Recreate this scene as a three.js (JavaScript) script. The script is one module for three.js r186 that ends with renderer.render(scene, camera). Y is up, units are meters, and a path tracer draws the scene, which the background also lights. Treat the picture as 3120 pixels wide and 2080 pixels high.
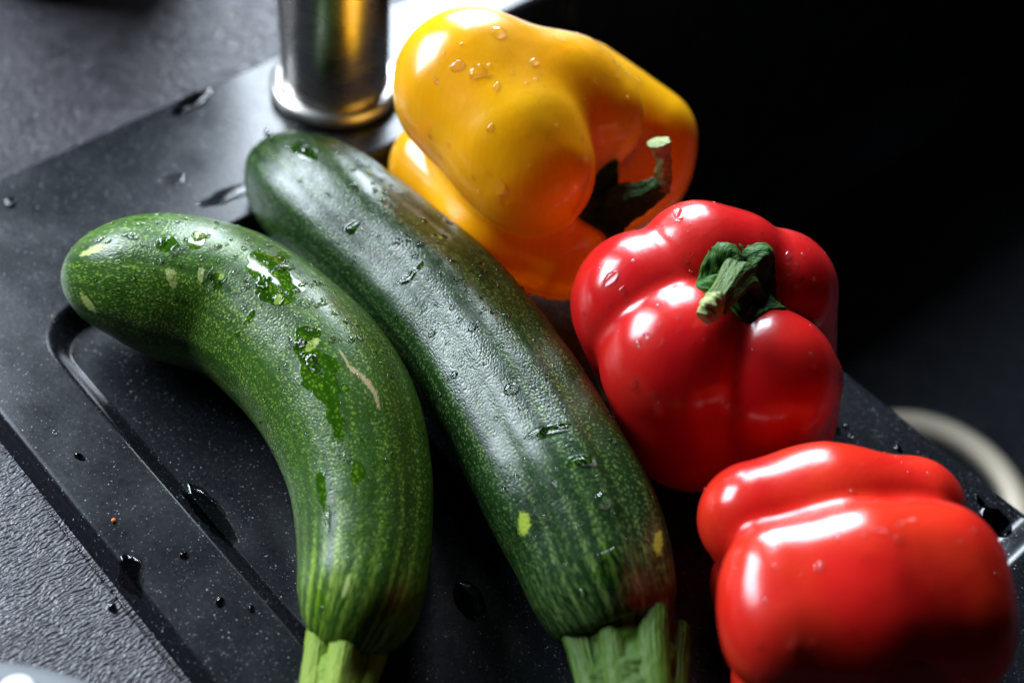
import * as THREE from 'three';
import { mergeGeometries } from 'three/addons/utils/BufferGeometryUtils.js';
import { RectAreaLightUniformsLib } from 'three/addons/lights/RectAreaLightUniformsLib.js';

// Metres, y up. y = 0 is the floor of the draining tray; x runs along the sink's long side, z across it.
const scene = new THREE.Scene();
scene.background = new THREE.Color(0.0035, 0.0036, 0.004);

// ---- camera
const camera = new THREE.PerspectiveCamera(27.0, 1024 / 682, 0.02, 20);
camera.position.set(0.2253, 0.3759, 0.2407);
camera.up.set(-0.5977, 0.6546, -0.4629);
camera.lookAt(0, 0, 0);
camera.focus = 0.436;
camera.userData.fStop = 4.6;

// ---- exposure and the window behind the sink (two panes with a pier between them)
const renderer = new THREE.WebGLRenderer({ antialias: true });
renderer.toneMapping = THREE.LinearToneMapping;
renderer.toneMappingExposure = 1.3;
renderer.shadowMap.enabled = true;
RectAreaLightUniformsLib.init();
const WINX = -0.62;
const PANES = [   // z from, z to, y from, y to
  [-0.82, -0.26, 0.2, 0.80, 25.0],
  [0.03, 0.46, 0.26, 0.62, 24.0],
];
const paneColor = new THREE.Color(0.78, 0.89, 1.0);
for (const [z0, z1, y0, y1, power] of PANES) {
  const l = new THREE.RectAreaLight(paneColor, power, z1 - z0, y1 - y0);
  l.position.set(WINX + 0.012, (y0 + y1) / 2, (z0 + z1) / 2);
  l.lookAt(5, (y0 + y1) / 2, (z0 + z1) / 2);
  l.name = 'window_light';
  scene.add(l);
}

// ---- helpers
let seed = 7;
const rnd = () => { seed = (seed + 0x6d2b79f5) | 0; let t = Math.imul(seed ^ (seed >>> 15), 1 | seed); t = (t + Math.imul(t ^ (t >>> 7), 61 | t)) ^ t; return ((t ^ (t >>> 14)) >>> 0) / 4294967296; };
const { clamp, lerp, smoothstep } = THREE.MathUtils;
const V = (x, y, z) => new THREE.Vector3(x, y, z);
const PERM = new Uint8Array(512);
{ const p = Array.from({ length: 256 }, (_, i) => i); for (let i = 255; i > 0; i--) { const j = Math.floor(rnd() * (i + 1)); [p[i], p[j]] = [p[j], p[i]]; } for (let i = 0; i < 512; i++) PERM[i] = p[i & 255]; }
const fade = (t) => t * t * t * (t * (t * 6 - 15) + 10);
const g3 = (h, x, y, z) => { h &= 15; const u = h < 8 ? x : y, v = h < 4 ? y : h === 12 || h === 14 ? x : z; return ((h & 1) ? -u : u) + ((h & 2) ? -v : v); };
function n3(x, y, z) {
  const X = Math.floor(x), Y = Math.floor(y), Z = Math.floor(z); x -= X; y -= Y; z -= Z;
  const u = fade(x), v = fade(y), w = fade(z), P = PERM, A = P[X & 255] + (Y & 255), B = P[(X + 1) & 255] + (Y & 255);
  const h = (b, dy, dz) => P[(P[(b + dy) & 511] + ((Z + dz) & 255)) & 511];
  return lerp(lerp(lerp(g3(h(A, 0, 0), x, y, z), g3(h(B, 0, 0), x - 1, y, z), u), lerp(g3(h(A, 1, 0), x, y - 1, z), g3(h(B, 1, 0), x - 1, y - 1, z), u), v),
    lerp(lerp(g3(h(A, 0, 1), x, y, z - 1), g3(h(B, 0, 1), x - 1, y, z - 1), u), lerp(g3(h(A, 1, 1), x, y - 1, z - 1), g3(h(B, 1, 1), x - 1, y - 1, z - 1), u), v), w);
}
// 2D gradient noise that repeats after px, py cells
const GX = new Float32Array(256), GY = new Float32Array(256);
for (let i = 0; i < 256; i++) { const a = rnd() * Math.PI * 2; GX[i] = Math.cos(a); GY[i] = Math.sin(a); }
function n2(x, y, px, py, s = 0) {
  let X = Math.floor(x), Y = Math.floor(y); const fx = x - X, fy = y - Y, u = fade(fx), v = fade(fy);
  const x0 = ((X % px) + px) % px, x1 = (x0 + 1) % px, y0 = ((Y % py) + py) % py, y1 = (y0 + 1) % py;
  const h = (i, j) => PERM[PERM[(i + s) & 255] + (j & 255) & 511];
  const d = (k, a, b) => GX[k] * a + GY[k] * b;
  return 1.5 * lerp(lerp(d(h(x0, y0), fx, fy), d(h(x1, y0), fx - 1, fy), u), lerp(d(h(x0, y1), fx, fy - 1), d(h(x1, y1), fx - 1, fy - 1), u), v);
}
const used = {};
const numbered = (n) => { used[n] = (used[n] ?? -1) + 1; return used[n] ? n + '_' + String(used[n]).padStart(3, '0') : n; };
function mesh(name, geometry, material, parent) {
  const m = new THREE.Mesh(geometry, material);
  m.name = parent === scene ? numbered(name) : name; m.castShadow = m.receiveShadow = true;
  parent.add(m);
  return m;
}
function tag(o, label, category, group) { o.userData.label = label; if (category) o.userData.category = category; if (group) o.userData.group = group; return o; }
function thing(name, label, category, group) { const o = new THREE.Group(); o.name = numbered(name); scene.add(o); return tag(o, label, category, group); }
const structure = (o) => { o.userData.kind = 'structure'; return o; };
function dataTex(W, H, fill, srgb) {   // fill(x, y, out) with out = rgba 0..1 linear floats
  const d = srgb ? new Uint8Array(W * H * 4) : new Float32Array(W * H * 4), o = [0, 0, 0, 1];
  for (let y = 0; y < H; y++) for (let x = 0; x < W; x++) {
    fill(x, y, o); const i = (y * W + x) * 4;
    if (srgb) { for (let c = 0; c < 3; c++) { const v = clamp(o[c], 0, 1); d[i + c] = Math.round(255 * (v <= 0.0031308 ? 12.92 * v : 1.055 * Math.pow(v, 1 / 2.4) - 0.055)); } d[i + 3] = 255; } else for (let c = 0; c < 4; c++) d[i + c] = o[c];
  }
  const t = new THREE.DataTexture(d, W, H, THREE.RGBAFormat, srgb ? THREE.UnsignedByteType : THREE.FloatType);
  t.wrapS = t.wrapT = THREE.RepeatWrapping; t.magFilter = t.minFilter = THREE.LinearFilter; t.flipY = false;
  if (srgb) t.colorSpace = THREE.SRGBColorSpace;
  t.needsUpdate = true;
  return t;
}
// grid of nu x nv points, p(i, j) -> [Vector3, normal Vector3 or null, u, v]
function gridGeo(nu, nv, p, keep) {
  const pos = [], nor = [], uv = [], idx = [];
  let hasN = true;
  for (let j = 0; j < nv; j++) for (let i = 0; i < nu; i++) { const [q, n, u, v] = p(i, j); pos.push(q.x, q.y, q.z); if (n) nor.push(n.x, n.y, n.z); else hasN = false; uv.push(u, v); }
  for (let j = 0; j < nv - 1; j++) for (let i = 0; i < nu - 1; i++) { if (keep && !keep(i, j)) continue; const a = j * nu + i, b = a + 1, c = a + nu, d = c + 1; idx.push(a, b, c, b, d, c); }
  const g = new THREE.BufferGeometry();
  g.setAttribute('position', new THREE.Float32BufferAttribute(pos, 3));
  g.setAttribute('uv', new THREE.Float32BufferAttribute(uv, 2));
  g.setIndex(idx);
  if (hasN) g.setAttribute('normal', new THREE.Float32BufferAttribute(nor, 3)); else g.computeVertexNormals();
  return g;
}
const std = (o) => new THREE.MeshPhysicalMaterial(o);

// ---- materials
const specks = new Float32Array(2048 * 2048);
{ // pale mineral flecks in the black composite, 0.2 m per repeat
  const N = 2048;
  for (let k = 0; k < 17000; k++) {
    const cx = rnd() * N, cy = rnd() * N, big = Math.pow(rnd(), 5), r = 0.65 + 1.3 * big + rnd() * 0.4, a = (0.12 + 0.88 * Math.pow(rnd(), 3));
    for (let y = -4; y <= 4; y++) for (let x = -4; x <= 4; x++) {
      const d = Math.hypot(Math.floor(cx) + x + 0.5 - cx, Math.floor(cy) + y + 0.5 - cy), v = a * smoothstep(r + 0.5 - d, 0, 1);
      const i = ((Math.floor(cy) + y + N) % N) * N + (Math.floor(cx) + x + N) % N; if (v > specks[i]) specks[i] = v;
    }
  }
}
{ // hair-fine scratches
  const N = 2048; for (let k = 0; k < 46; k++) { let x = rnd() * N, y = rnd() * N, a = rnd() * 6.28, L = 30 + rnd() * 150; const am = 0.02 + 0.05 * rnd(); for (let i = 0; i < L; i++) { x += Math.cos(a); y += Math.sin(a); a += (rnd() - 0.5) * 0.04; const q = ((Math.floor(y) + 4 * N) % N) * N + ((Math.floor(x) + 4 * N) % N); specks[q] = Math.max(specks[q], am); } }
}
const sinkMap = dataTex(2048, 2048, (x, y, o) => {
  const s = specks[y * 2048 + x], b = 0.0105 + 0.003 * n2(x / 16, y / 16, 128, 128, 3) + 0.0025 * n2(x / 5, y / 5, 410, 410, 9);
  o[0] = b * 0.9 + s * 0.6; o[1] = b * 1.04 + s * 0.62; o[2] = b * 1.34 + s * 0.64;
}, true);
const sinkRB = dataTex(1024, 1024, (x, y, o) => {   // smears of dried water change the gloss
  const f = n2(x / 2.2, y / 2.2, 465, 465, 21), m = n2(x / 9, y / 9, 114, 114, 40), l = n2(x / 100, y / 100, 10, 10, 77) + 0.6 * n2(x / 38, y / 38, 27, 27, 83);
  o[0] = 0.5 + 0.3 * f + 0.15 * m;
  o[1] = 0.25 + 0.05 * l + 0.03 * m;
  o[2] = 0;
});
const M = {};
for (const t of [sinkMap, sinkRB]) t.repeat.set(5, 5);
M.sink = std({ color: 0xffffff, map: sinkMap, roughness: 1, roughnessMap: sinkRB, bumpMap: sinkRB, bumpScale: 0.000012, specularIntensity: 0.62 });
const counterMap = dataTex(1024, 1024, (x, y, o) => {
  const a = n2(x / 90, y / 90, 11, 11, 5), b = n2(x / 30, y / 30, 34, 34, 15), c = n2(x / 6, y / 6, 171, 171, 25);
  const v = 0.047 + 0.014 * a + 0.010 * b + 0.004 * c;
  o[0] = v * 1.04; o[1] = v * 0.95; o[2] = v * 1.12;
}, true);
const counterRB = dataTex(1024, 1024, (x, y, o) => {   // 0.2 m: 0.195 mm a pixel
  const wx = x + 5 * n2(x / 40, y / 40, 26, 26, 3), wy = y + 5 * n2(x / 40, y / 40, 26, 26, 60), m = n2(x / 60, y / 60, 17, 17, 31);
  o[0] = 0.5 + 0.3 * n2(wx / 4.2, wy / 17, 244, 60, 88) + 0.22 * n2(wx / 2.4, wy / 7, 427, 146, 98) + 0.1 * n2(x / 2.4, y / 2.8, 427, 366, 18) + 0.1 * m;
  o[1] = 0.36 + 0.06 * m;
  o[2] = 0;
});
for (const t of [counterMap, counterRB]) t.repeat.set(5, 5);
M.counter = std({ map: counterMap, roughness: 1, roughnessMap: counterRB, bumpMap: counterRB, bumpScale: 0.0009, specularIntensity: 0.8 });
const brushed = dataTex(256, 256, (x, y, o) => { const f = n2(x / 40, y / 1.3, 6, 197, 3); o[0] = 0.5 + 0.4 * f; o[1] = 0.27 + 0.06 * f; o[2] = 1; });
M.steel = std({ color: new THREE.Color(0.62, 0.58, 0.53), metalness: 1, roughness: 1, roughnessMap: brushed });
M.steelBright = std({ color: new THREE.Color(0.78, 0.75, 0.72), metalness: 1, roughness: 0.34 });
M.drain = std({ color: new THREE.Color(0.56, 0.48, 0.37), metalness: 0.35, roughness: 0.55 });
M.rubber = std({ color: new THREE.Color(0.012, 0.012, 0.013), roughness: 0.6 });
M.water = std({ color: 0xffffff, transmission: 1, roughness: 0, ior: 1.333, thickness: 0.002 });
M.puddle = std({ color: 0xffffff, transmission: 1, roughness: 0, ior: 1.333, thickness: 0.002, attenuationColor: new THREE.Color(0.34, 0.36, 0.38), attenuationDistance: 0.0005 });   // water lying on the wetted black composite
M.frame = std({ color: new THREE.Color(0.5, 0.5, 0.5), roughness: 0.5 });
M.pane = std({ color: 0x111111, roughness: 0.3, emissive: new THREE.Color(0.78, 0.89, 1), emissiveIntensity: 2 });
M.pot = std({ color: new THREE.Color(0.02, 0.011, 0.011), roughness: 0.5 });

// ---- the window that lights the sink
{
  const w = thing('kitchen_window', 'two bright window panes behind the sink, beyond the frame of the photo', 'window');
  for (const [z0, z1, y0, y1] of PANES) {
    mesh('pane', new THREE.BoxGeometry(0.004, y1 - y0, z1 - z0).translate(WINX, (y0 + y1) / 2, (z0 + z1) / 2), M.pane, w);
    const t = 0.05, fr = [];
    fr.push(new THREE.BoxGeometry(0.05, t, z1 - z0 + 2 * t).translate(WINX - 0.03, y1 + t / 2 + 0.001, (z0 + z1) / 2), new THREE.BoxGeometry(0.05, t, z1 - z0 + 2 * t).translate(WINX - 0.03, y0 - t / 2 - 0.001, (z0 + z1) / 2));
    for (const [z, s] of [[z0, -1], [z1, 1]]) fr.push(new THREE.BoxGeometry(0.05, y1 - y0, t).translate(WINX - 0.03, (y0 + y1) / 2, z + s * (t / 2 + 0.001)));
    mesh('window_frame', mergeGeometries(fr), M.frame, w);
  }
}

// ---- the sink: one sheet with a raised ledge, the sunk draining tray, a rounded rim and the deep bowl
const HP = 0.008, RIMX = -0.171, RIMZ = 0.156, TRAYX0 = -0.1, TRAYX1 = 0.170, TRAYZ = 0.129, BOWLZ = -0.0815, BOWLX0 = -0.140, BOWLX1 = 0.30, BOWLZ1 = -0.66, ENDX = 0.5, ENDZ = -0.74, BOWLY = -0.215;
const rr = (x, z, x0, x1, z0, z1, r) => { const qx = Math.abs(x - (x0 + x1) / 2) - (x1 - x0) / 2 + r, qz = Math.abs(z - (z0 + z1) / 2) - (z1 - z0) / 2 + r; return Math.min(Math.max(qx, qz), 0) + Math.hypot(Math.max(qx, 0), Math.max(qz, 0)) - r; };
function sinkY(x, z) {
  const tray = rr(x, z, TRAYX0, TRAYX1, -0.3, TRAYZ, 0.017);
  let y = HP * smoothstep(tray, lerp(-0.006, -0.011, smoothstep(x, 0.13, 0.15)), 0.0012);
  const bowl = rr(x, z, BOWLX0, BOWLX1, BOWLZ1, BOWLZ, 0.03);
  const lip = clamp(-bowl / 0.005, 0, 1); y -= 0.005 * (1 - Math.sqrt(Math.max(0, 1 - lip * lip)));
  if (bowl < -0.005) { const t = (-bowl - 0.005) / 0.014; y = t < 1 ? lerp(y, BOWLY, Math.pow(t, 0.55) * 0.93) : lerp(BOWLY * 0.93 + 0, BOWLY, smoothstep(t, 1, 3.2)); }
  const rim = rr(x, z, RIMX, ENDX, ENDZ, RIMZ, 0.012);   // the rim turns down outside
  const e = clamp((rim + 0.0024) / 0.0024, 0, 1);
  y -= 0.0024 * (1 - Math.sqrt(Math.max(0, 1 - e * e)));
  if (rim > 0) y -= rim * 1.6;
  return y;
}
{
  const lines = (marks, lo, hi) => {   // finer near the marks
    const out = [lo]; let p = lo;
    while (p < hi) { let d = 1; for (const [a, b] of marks) d = Math.min(d, p < a ? a - p : p > b ? p - b : 0); p += clamp(0.00055 + d * 0.12, 0.0005, 0.006); out.push(Math.min(p, hi)); }
    return out;
  };
  const X = lines([[RIMX - 0.005, RIMX + 0.003], [TRAYX0 - 0.003, TRAYX0 + 0.006], [TRAYX1 - 0.006, TRAYX1 + 0.003], [BOWLX0, BOWLX0 + 0.008]], RIMX - 0.0052, ENDX);
  const Z = lines([[RIMZ - 0.003, RIMZ + 0.006], [TRAYZ - 0.006, TRAYZ + 0.003], [BOWLZ - 0.008, BOWLZ + 0.002], [TRAYZ - 0.02, TRAYZ]], ENDZ, RIMZ + 0.0052);
  const e = 0.0002;
  const g = gridGeo(X.length, Z.length, (i, j) => {
    const x = X[i], z = Z[Z.length - 1 - j], y = sinkY(x, z);
    const n = V(-(sinkY(x + e, z) - sinkY(x - e, z)) / (2 * e), 1, -(sinkY(x, z + e) - sinkY(x, z - e)) / (2 * e)).normalize();
    return [V(x, y, z), n, x, z];
  });
  const s = thing('kitchen_sink', 'black speckled composite sink with draining tray and deep bowl', 'sink');
  mesh('basin', g, M.sink, s);
  const ring = [];
  for (const [r, y] of [[0.0425, -0.012], [0.0435, -0.003], [0.0452, 0.0004], [0.052, 0.0016], [0.0555, 0.001], [0.057, -0.001], [0.057, -0.004]]) ring.push(new THREE.Vector2(r, y));
  const dr = mesh('drain_ring', new THREE.LatheGeometry(ring, 96), M.drain, s); dr.position.set(0.0837, -0.2115, -0.2334);
  const cup = mesh('drain_cup', new THREE.LatheGeometry([[0.001, 0.0], [0.03, 0.0], [0.036, 0.012]].map((p) => new THREE.Vector2(...p)), 64), M.rubber, s); cup.position.copy(dr.position).add(V(0, -0.014, 0));
}

// ---- the counter round the sink
{
  const sh = new THREE.Shape([[-0.75, -0.7], [0.8, -0.7], [0.8, 0.9], [-0.75, 0.9]].map((p) => new THREE.Vector2(...p)));
  sh.holes.push(new THREE.Path([[RIMX - 0.0015, -RIMZ - 0.0015], [ENDX - 0.004, -RIMZ - 0.0015], [ENDX - 0.004, -ENDZ - 0.004], [RIMX - 0.0015, -ENDZ - 0.004]].map((p) => new THREE.Vector2(...p))));
  const g = new THREE.ExtrudeGeometry(sh, { depth: 0.03, bevelEnabled: false }).rotateX(-Math.PI / 2).translate(0, 0.001 - 0.03, 0);
  const c = mesh('countertop', g, M.counter, scene); structure(c);
  tag(c, 'dark grey slate-look countertop with a leathery relief around the sink');
}

// ---- the tap
{
  const t = thing('kitchen_tap', 'brushed steel tap body standing on the sink ledge', 'tap');
  t.position.set(-0.1385, 0.008, -0.0275); t.scale.set(0.9, 1, 0.9);
  const L = (pts, n = 128) => new THREE.LatheGeometry(pts.map((p) => new THREE.Vector2(...p)), n);
  mesh('body', L([[0.0236, 0.004], [0.0236, 0.25], [0.0228, 0.254], [0.021, 0.256], [0, 0.257]]), M.steel, t);
  mesh('flange', L([[0.024, 0.0068], [0.0262, 0.0066], [0.0278, 0.0058], [0.0287, 0.0045], [0.0288, 0.003], [0.0285, 0.0022]]), M.steelBright, t);
  mesh('gasket', L([[0.027, 0.0023], [0.0276, 0.0015], [0.0276, 0.0]]), M.rubber, t);
}

// ---- vegetables: courgettes
function makeSpine(rows) {
  const c = new THREE.CatmullRomCurve3(rows.map((r) => V(r[0], r[1], r[2])), false, 'centripetal'), N = 400, P = [], T = [], R = [], S = [0];
  const rad = new THREE.CatmullRomCurve3(rows.map((r, i) => V(i, r[3], 0)), false, 'centripetal');
  for (let i = 0; i <= N; i++) {
    P.push(c.getPoint(i / N)); R.push(Math.max(0.0004, rad.getPoint(i / N).y));
    if (i) S.push(S[i - 1] + P[i].distanceTo(P[i - 1]));
  }
  // soften the sampled radii and tangents a little
  for (let k = 0; k < 6; k++) for (let i = 1; i < N; i++) R[i] = (R[i - 1] + 2 * R[i] + R[i + 1]) / 4;
  for (let k = 0; k < 30; k++) for (let i = 1; i < N; i++) P[i].lerp(P[i - 1].clone().add(P[i + 1]).multiplyScalar(0.5), 0.5);
  for (let i = 0; i <= N; i++) T.push(P[Math.min(N, i + 2)].clone().sub(P[Math.max(0, i - 2)]).normalize());
  return { P, T, R, S, L: S[N], N };
}
function courgetteSurface(sp, cfg) {
  const p = V(0, 0, 0), t = V(0, 0, 0), n = V(0, 0, 0), b = V(0, 0, 0);
  const at = (s, phi, out) => {   // s in metres from the blossom end, phi from the top
    const q = clamp(s, 0, sp.L); let lo = 0, hi = sp.N; while (hi - lo > 1) { const m = (lo + hi) >> 1; if (sp.S[m] <= q) lo = m; else hi = m; }
    const f = clamp((q - sp.S[lo]) / (sp.S[hi] - sp.S[lo]), 0, 1);
    p.lerpVectors(sp.P[lo], sp.P[hi], f); t.lerpVectors(sp.T[lo], sp.T[hi], f).normalize();
    n.set(0, 1, 0).addScaledVector(t, -t.y).normalize(); b.crossVectors(t, n);
    let r = lerp(sp.R[lo], sp.R[hi], f); const k = clamp(r / 0.02, 0, 1);
    let facet = 0;
    for (const [a, w, amp] of cfg.ridges) { let d = phi - a - (cfg.twist ?? 0) * (s - 0.12); d = Math.atan2(Math.sin(d), Math.cos(d)); facet += amp * Math.exp(-(d * d) / (w * w)); }
    r *= 1 + k * facet;
    const cx = Math.cos(phi), sx = Math.sin(phi);
    r += k * (0.0006 * n3(s * 30, cx * 1.5 + cfg.seed, sx * 1.5) + 0.00012 * n3(s * 90, cx * 4 + cfg.seed, sx * 4));
    return out.copy(p).addScaledVector(n, r * cx).addScaledVector(b, r * sx);
  };
  const normal = (s, phi, out) => {
    const e = 0.0004, r = 0.02, a = at(s + e, phi, V(0, 0, 0)), c = at(s - e, phi, V(0, 0, 0)), d = at(s, phi + e / r, V(0, 0, 0)), f = at(s, phi - e / r, V(0, 0, 0));
    return out.crossVectors(d.sub(f), a.sub(c)).normalize();
  };
  return { at, normal };
}
function courgetteTextures(sp, cfg) {
  const W = 2048, H = 1024, L = sp.L, C = 2 * Math.PI * 0.0235, sx = W / L, sy = H / C;
  const dots = new Float32Array(W * H), pale = new Float32Array(W * H), scar = new Float32Array(W * H), wet = new Float32Array(W * H);
  const wrap = (y) => ((y % H) + H) % H;
  const splat = (buf, s, v, rs, rv, amp, soft = 0.6, rot = 0) => {   // s, v in metres
    const X = s * sx, Y = v * sy, R = Math.max(rs, rv), nx = Math.ceil(R * sx) + 2, ny = Math.ceil(R * sy) + 2, c = Math.cos(rot), q = Math.sin(rot);
    for (let j = -ny; j <= ny; j++) for (let i = -nx; i <= nx; i++) {
      const x = Math.floor(X) + i, y = wrap(Math.floor(Y) + j); if (x < 0 || x >= W) continue;
      const ds = (Math.floor(X) + i + 0.5 - X) / sx, dv = (Math.floor(Y) + j + 0.5 - Y) / sy, d = Math.hypot((ds * c + dv * q) / rs, (dv * c - ds * q) / rv) * (rs > 0.0008 ? 1 + 0.35 * n2(ds * 900 + s * 50, dv * 900, 999, 999, 7) : 1), a = amp * smoothstep(1 + soft / 2 - d, 0, soft);
      if (a > buf[y * W + x]) buf[y * W + x] = a;
    }
  };
  const toV = (phi) => ((phi + Math.PI) / (2 * Math.PI)) * C;
  const cs = 0.0012, cv = 0.00085;
  for (let s = 0; s < L; s += cs) for (let v = 0; v < C; v += cv) {
    const band = n2(v * 420 + 0.6 * n2(s * 30, v * 90, 999, 999, 4), s * 9, 999, 999, cfg.seed), dens = 0.62 + 0.5 * band + 0.25 * n2(s * 60, v * 60, 999, 999, 11);
    if (rnd() > dens) continue;
    const end = smoothstep(s, 0.86 * L, 0.97 * L), r = 0.00015 + 0.00024 * rnd();
    splat(dots, s + rnd() * cs, v + rnd() * cv, r * (1.25 + 2.2 * end), r, clamp((0.35 + 0.65 * rnd()) * (0.65 + 0.6 * band), 0.12, 1), 0.8, (rnd() - 0.5) * 0.5);
  }
  for (const [s, phi, rs, rv, rot] of cfg.spots) splat(pale, s, toV(phi), rs, rv, 1, 0.35, rot);
  for (const line of cfg.scars ?? []) for (let i = 0; i + 1 < line.length; i++) for (let k = 0; k < 60; k++) {
    const f = k / 60, a = line[i], b = line[i + 1]; splat(scar, lerp(a[0], b[0], f) + (rnd() - 0.5) * 0.0008, toV(lerp(a[1], b[1], f)) + (rnd() - 0.5) * 0.0005, 0.0009, lerp(a[2], b[2], f) * (0.3 + 0.5 * rnd()), 0.5 + 0.5 * rnd(), 0.6);
  }
  for (const [s, phi, rs, rv, th] of cfg.wet) {   // films of water with ragged outlines
    const X = s * sx, Y = toV(phi) * sy, nx = Math.ceil(rs * 1.5 * sx), ny = Math.ceil(rv * 1.5 * sy);
    for (let j = -ny; j <= ny; j++) for (let i = -nx; i <= nx; i++) {
      const x = Math.floor(X + i), y = wrap(Math.floor(Y + j)); if (x < 0 || x >= W) continue;
      const ds = i / sx, dv = j / sy, d = Math.hypot(ds / rs, dv / rv) + 0.6 * n2((s + ds) * 130, (toV(phi) + dv) * 150, 999, 999, 50) + 0.2 * n2((s + ds) * 330, (toV(phi) + dv) * 330, 999, 999, 51);
      wet[y * W + x] = Math.max(wet[y * W + x], smoothstep(th - d, -0.04, 0.05));
    }
  }
  const map = dataTex(W, H, (x, y, o) => {
    const i = y * W + x, s = x / sx, v = y / sy, w = wet[i];
    const big = n2(s * 28, v * 40, 999, 999, 70), streak = n2(v * 420 + 0.6 * n2(s * 30, v * 90, 999, 999, 4), s * 9, 999, 999, cfg.seed), fine = n2(s * 1500, v * 2300, 999, 999, 90);
    const end = smoothstep(s, 0.8 * L, 0.97 * L) * (cfg.endStreak ?? 0.5);
    for (let c = 0; c < 3; c++) {
      let b = cfg.base[c] * (1 + 0.35 * big + 0.35 * streak + 0.3 * fine);
      b = lerp(b, cfg.dot[c], clamp(dots[i] * cfg.dotAmount + end * clamp(streak * 1.4, 0, 1), 0, 1));
      b = lerp(b, cfg.pale[c], pale[i]);
      b = lerp(b, [0.42, 0.33, 0.16][c], scar[i]);
      o[c] = b * lerp(1, [0.78, 0.9, 0.55][c], w);
    }
  }, true);
  const rb = dataTex(W, H, (x, y, o) => {
    const i = y * W + x, s = x / sx, v = y / sy, w = wet[i];
    const crin = (1 - Math.abs(n2(s * 750, v * 1100, 9999, 9999, 33)) * 2) * 0.6 + 0.4 * n2(s * 1700, v * 2200, 9999, 9999, 34), lump = n2(s * 190, v * 260, 999, 999, 35);
    o[0] = 0.4 + (1 - w) * ((0.05 + 0.11 * clamp(0.5 + 1.2 * n2(s * 45, v * 60, 999, 999, 37), 0, 1)) * crin + 0.05 * lump - 0.06 * dots[i]) + 0.14 * w + 0.25 * scar[i] + w * 0.05 * n2(s * 240, v * 240, 999, 999, 36);
    o[1] = lerp(cfg.rough + 0.07 * lump + 0.05 * crin, 0.05, w); if (scar[i] > 0.3) o[1] = 0.7;
    o[2] = 0;
  });
  return { map, rb };
}
function courgette(label, rows, cfg) {
  const sp = makeSpine(rows), surf = courgetteSurface(sp, cfg), { map, rb } = courgetteTextures(sp, cfg);
  const mat = std({ map, roughness: 1, roughnessMap: rb, bumpMap: rb, bumpScale: 0.0006, specularIntensity: 0.85 });
  const o = thing('courgette', label, 'courgette');
  const NU = 560, NV = 257;
  const sAt = (i) => { const f = i / (NU - 1); return sp.L * (f < 0.15 ? 0.15 * Math.pow(f / 0.15, 1.6) * 0.8 + f * 0.2 : f > 0.9 ? 1 - (0.1 * Math.pow((1 - f) / 0.1, 1.4) * 0.8 + (1 - f) * 0.2) : f); };
  const g = gridGeo(NU, NV, (i, j) => {
    const s = sAt(i), phi = -Math.PI + (2 * Math.PI * j) / (NV - 1), q = surf.at(s, phi, V(0, 0, 0));
    const n = i === 0 ? sp.T[0].clone().negate() : i === NU - 1 ? sp.T[sp.N].clone() : surf.normal(clamp(s, 0.0006, sp.L - 0.0006), phi, V(0, 0, 0));
    return [q, n, s / sp.L, j / (NV - 1)];
  });
  // orientation: make faces agree with the normals
  { const P = g.attributes.position, N = g.attributes.normal, ix = g.index.array, a = V(0, 0, 0).fromBufferAttribute(P, ix[60000]), b = V(0, 0, 0).fromBufferAttribute(P, ix[60001]), c = V(0, 0, 0).fromBufferAttribute(P, ix[60002]); const f = b.sub(a).cross(c.sub(a)); if (f.dot(V(0, 0, 0).fromBufferAttribute(N, ix[60000])) < 0) for (let k = 0; k < ix.length; k += 3) { const t = ix[k]; ix[k] = ix[k + 1]; ix[k + 1] = t; } }
  mesh('fruit', g, mat, o);
  return { o, sp, surf };
}
// a ribbed cut stalk: one tapered tube per rib round a core
function tubeGeo(pts, rads, nv = 24, wob = 0, sd = 0, squash = 1, ridge = 0) {
  const c = new THREE.CatmullRomCurve3(pts.map((p) => V(...p)), false, 'centripetal'), nu = 60, rc = new THREE.CatmullRomCurve3(rads.map((r, i) => V(i, r, 0)), false, 'centripetal');
  const fr = c.computeFrenetFrames(nu, false);
  return gridGeo(nv + 1, nu + 3, (i, jj) => {
    const j = clamp(jj - 1, 0, nu), f = j / nu, p = c.getPoint(f), q = (i / nv) * Math.PI * 2;
    let r = rc.getPoint(f).y; if (jj === 0) r *= 0.001; if (jj === nu + 2) r *= 0.001;
    const t = fr.tangents[Math.round(f * nu)], n = fr.normals[Math.round(f * nu)], b = fr.binormals[Math.round(f * nu)];
    const w = 1 + ridge * Math.cos(5 * q + sd) + wob * (n3(f * 6 + sd, Math.cos(q) * 1.3, Math.sin(q) * 1.3) + 0.5 * n3(f * 16 + sd, Math.cos(q) * 3, Math.sin(q) * 3));
    return [p.addScaledVector(n, r * w * Math.cos(q)).addScaledVector(b, r * w * squash * Math.sin(q)), null, f, i / nv];
  });
}
const stalkTex = (base, tip, streakC, sd) => dataTex(256, 256, (x, y, o) => {
  const u = x / 256, v = y / 256, st = n2(v * 40, u * 3, 40, 3, sd), m = n2(u * 8, v * 8, 8, 8, sd + 9), f = n2(u * 60, v * 60, 60, 60, sd + 3);
  for (let c = 0; c < 3; c++) o[c] = Math.max(0, lerp(lerp(base[c], tip[c], clamp(Math.pow(u, 1.8) * 1.1 + 0.2 * m, 0, 1)), streakC[c], clamp(0.25 + 0.6 * st + 0.3 * m, 0, 0.8)) * (1 + 0.25 * f));
}, true);
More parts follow.
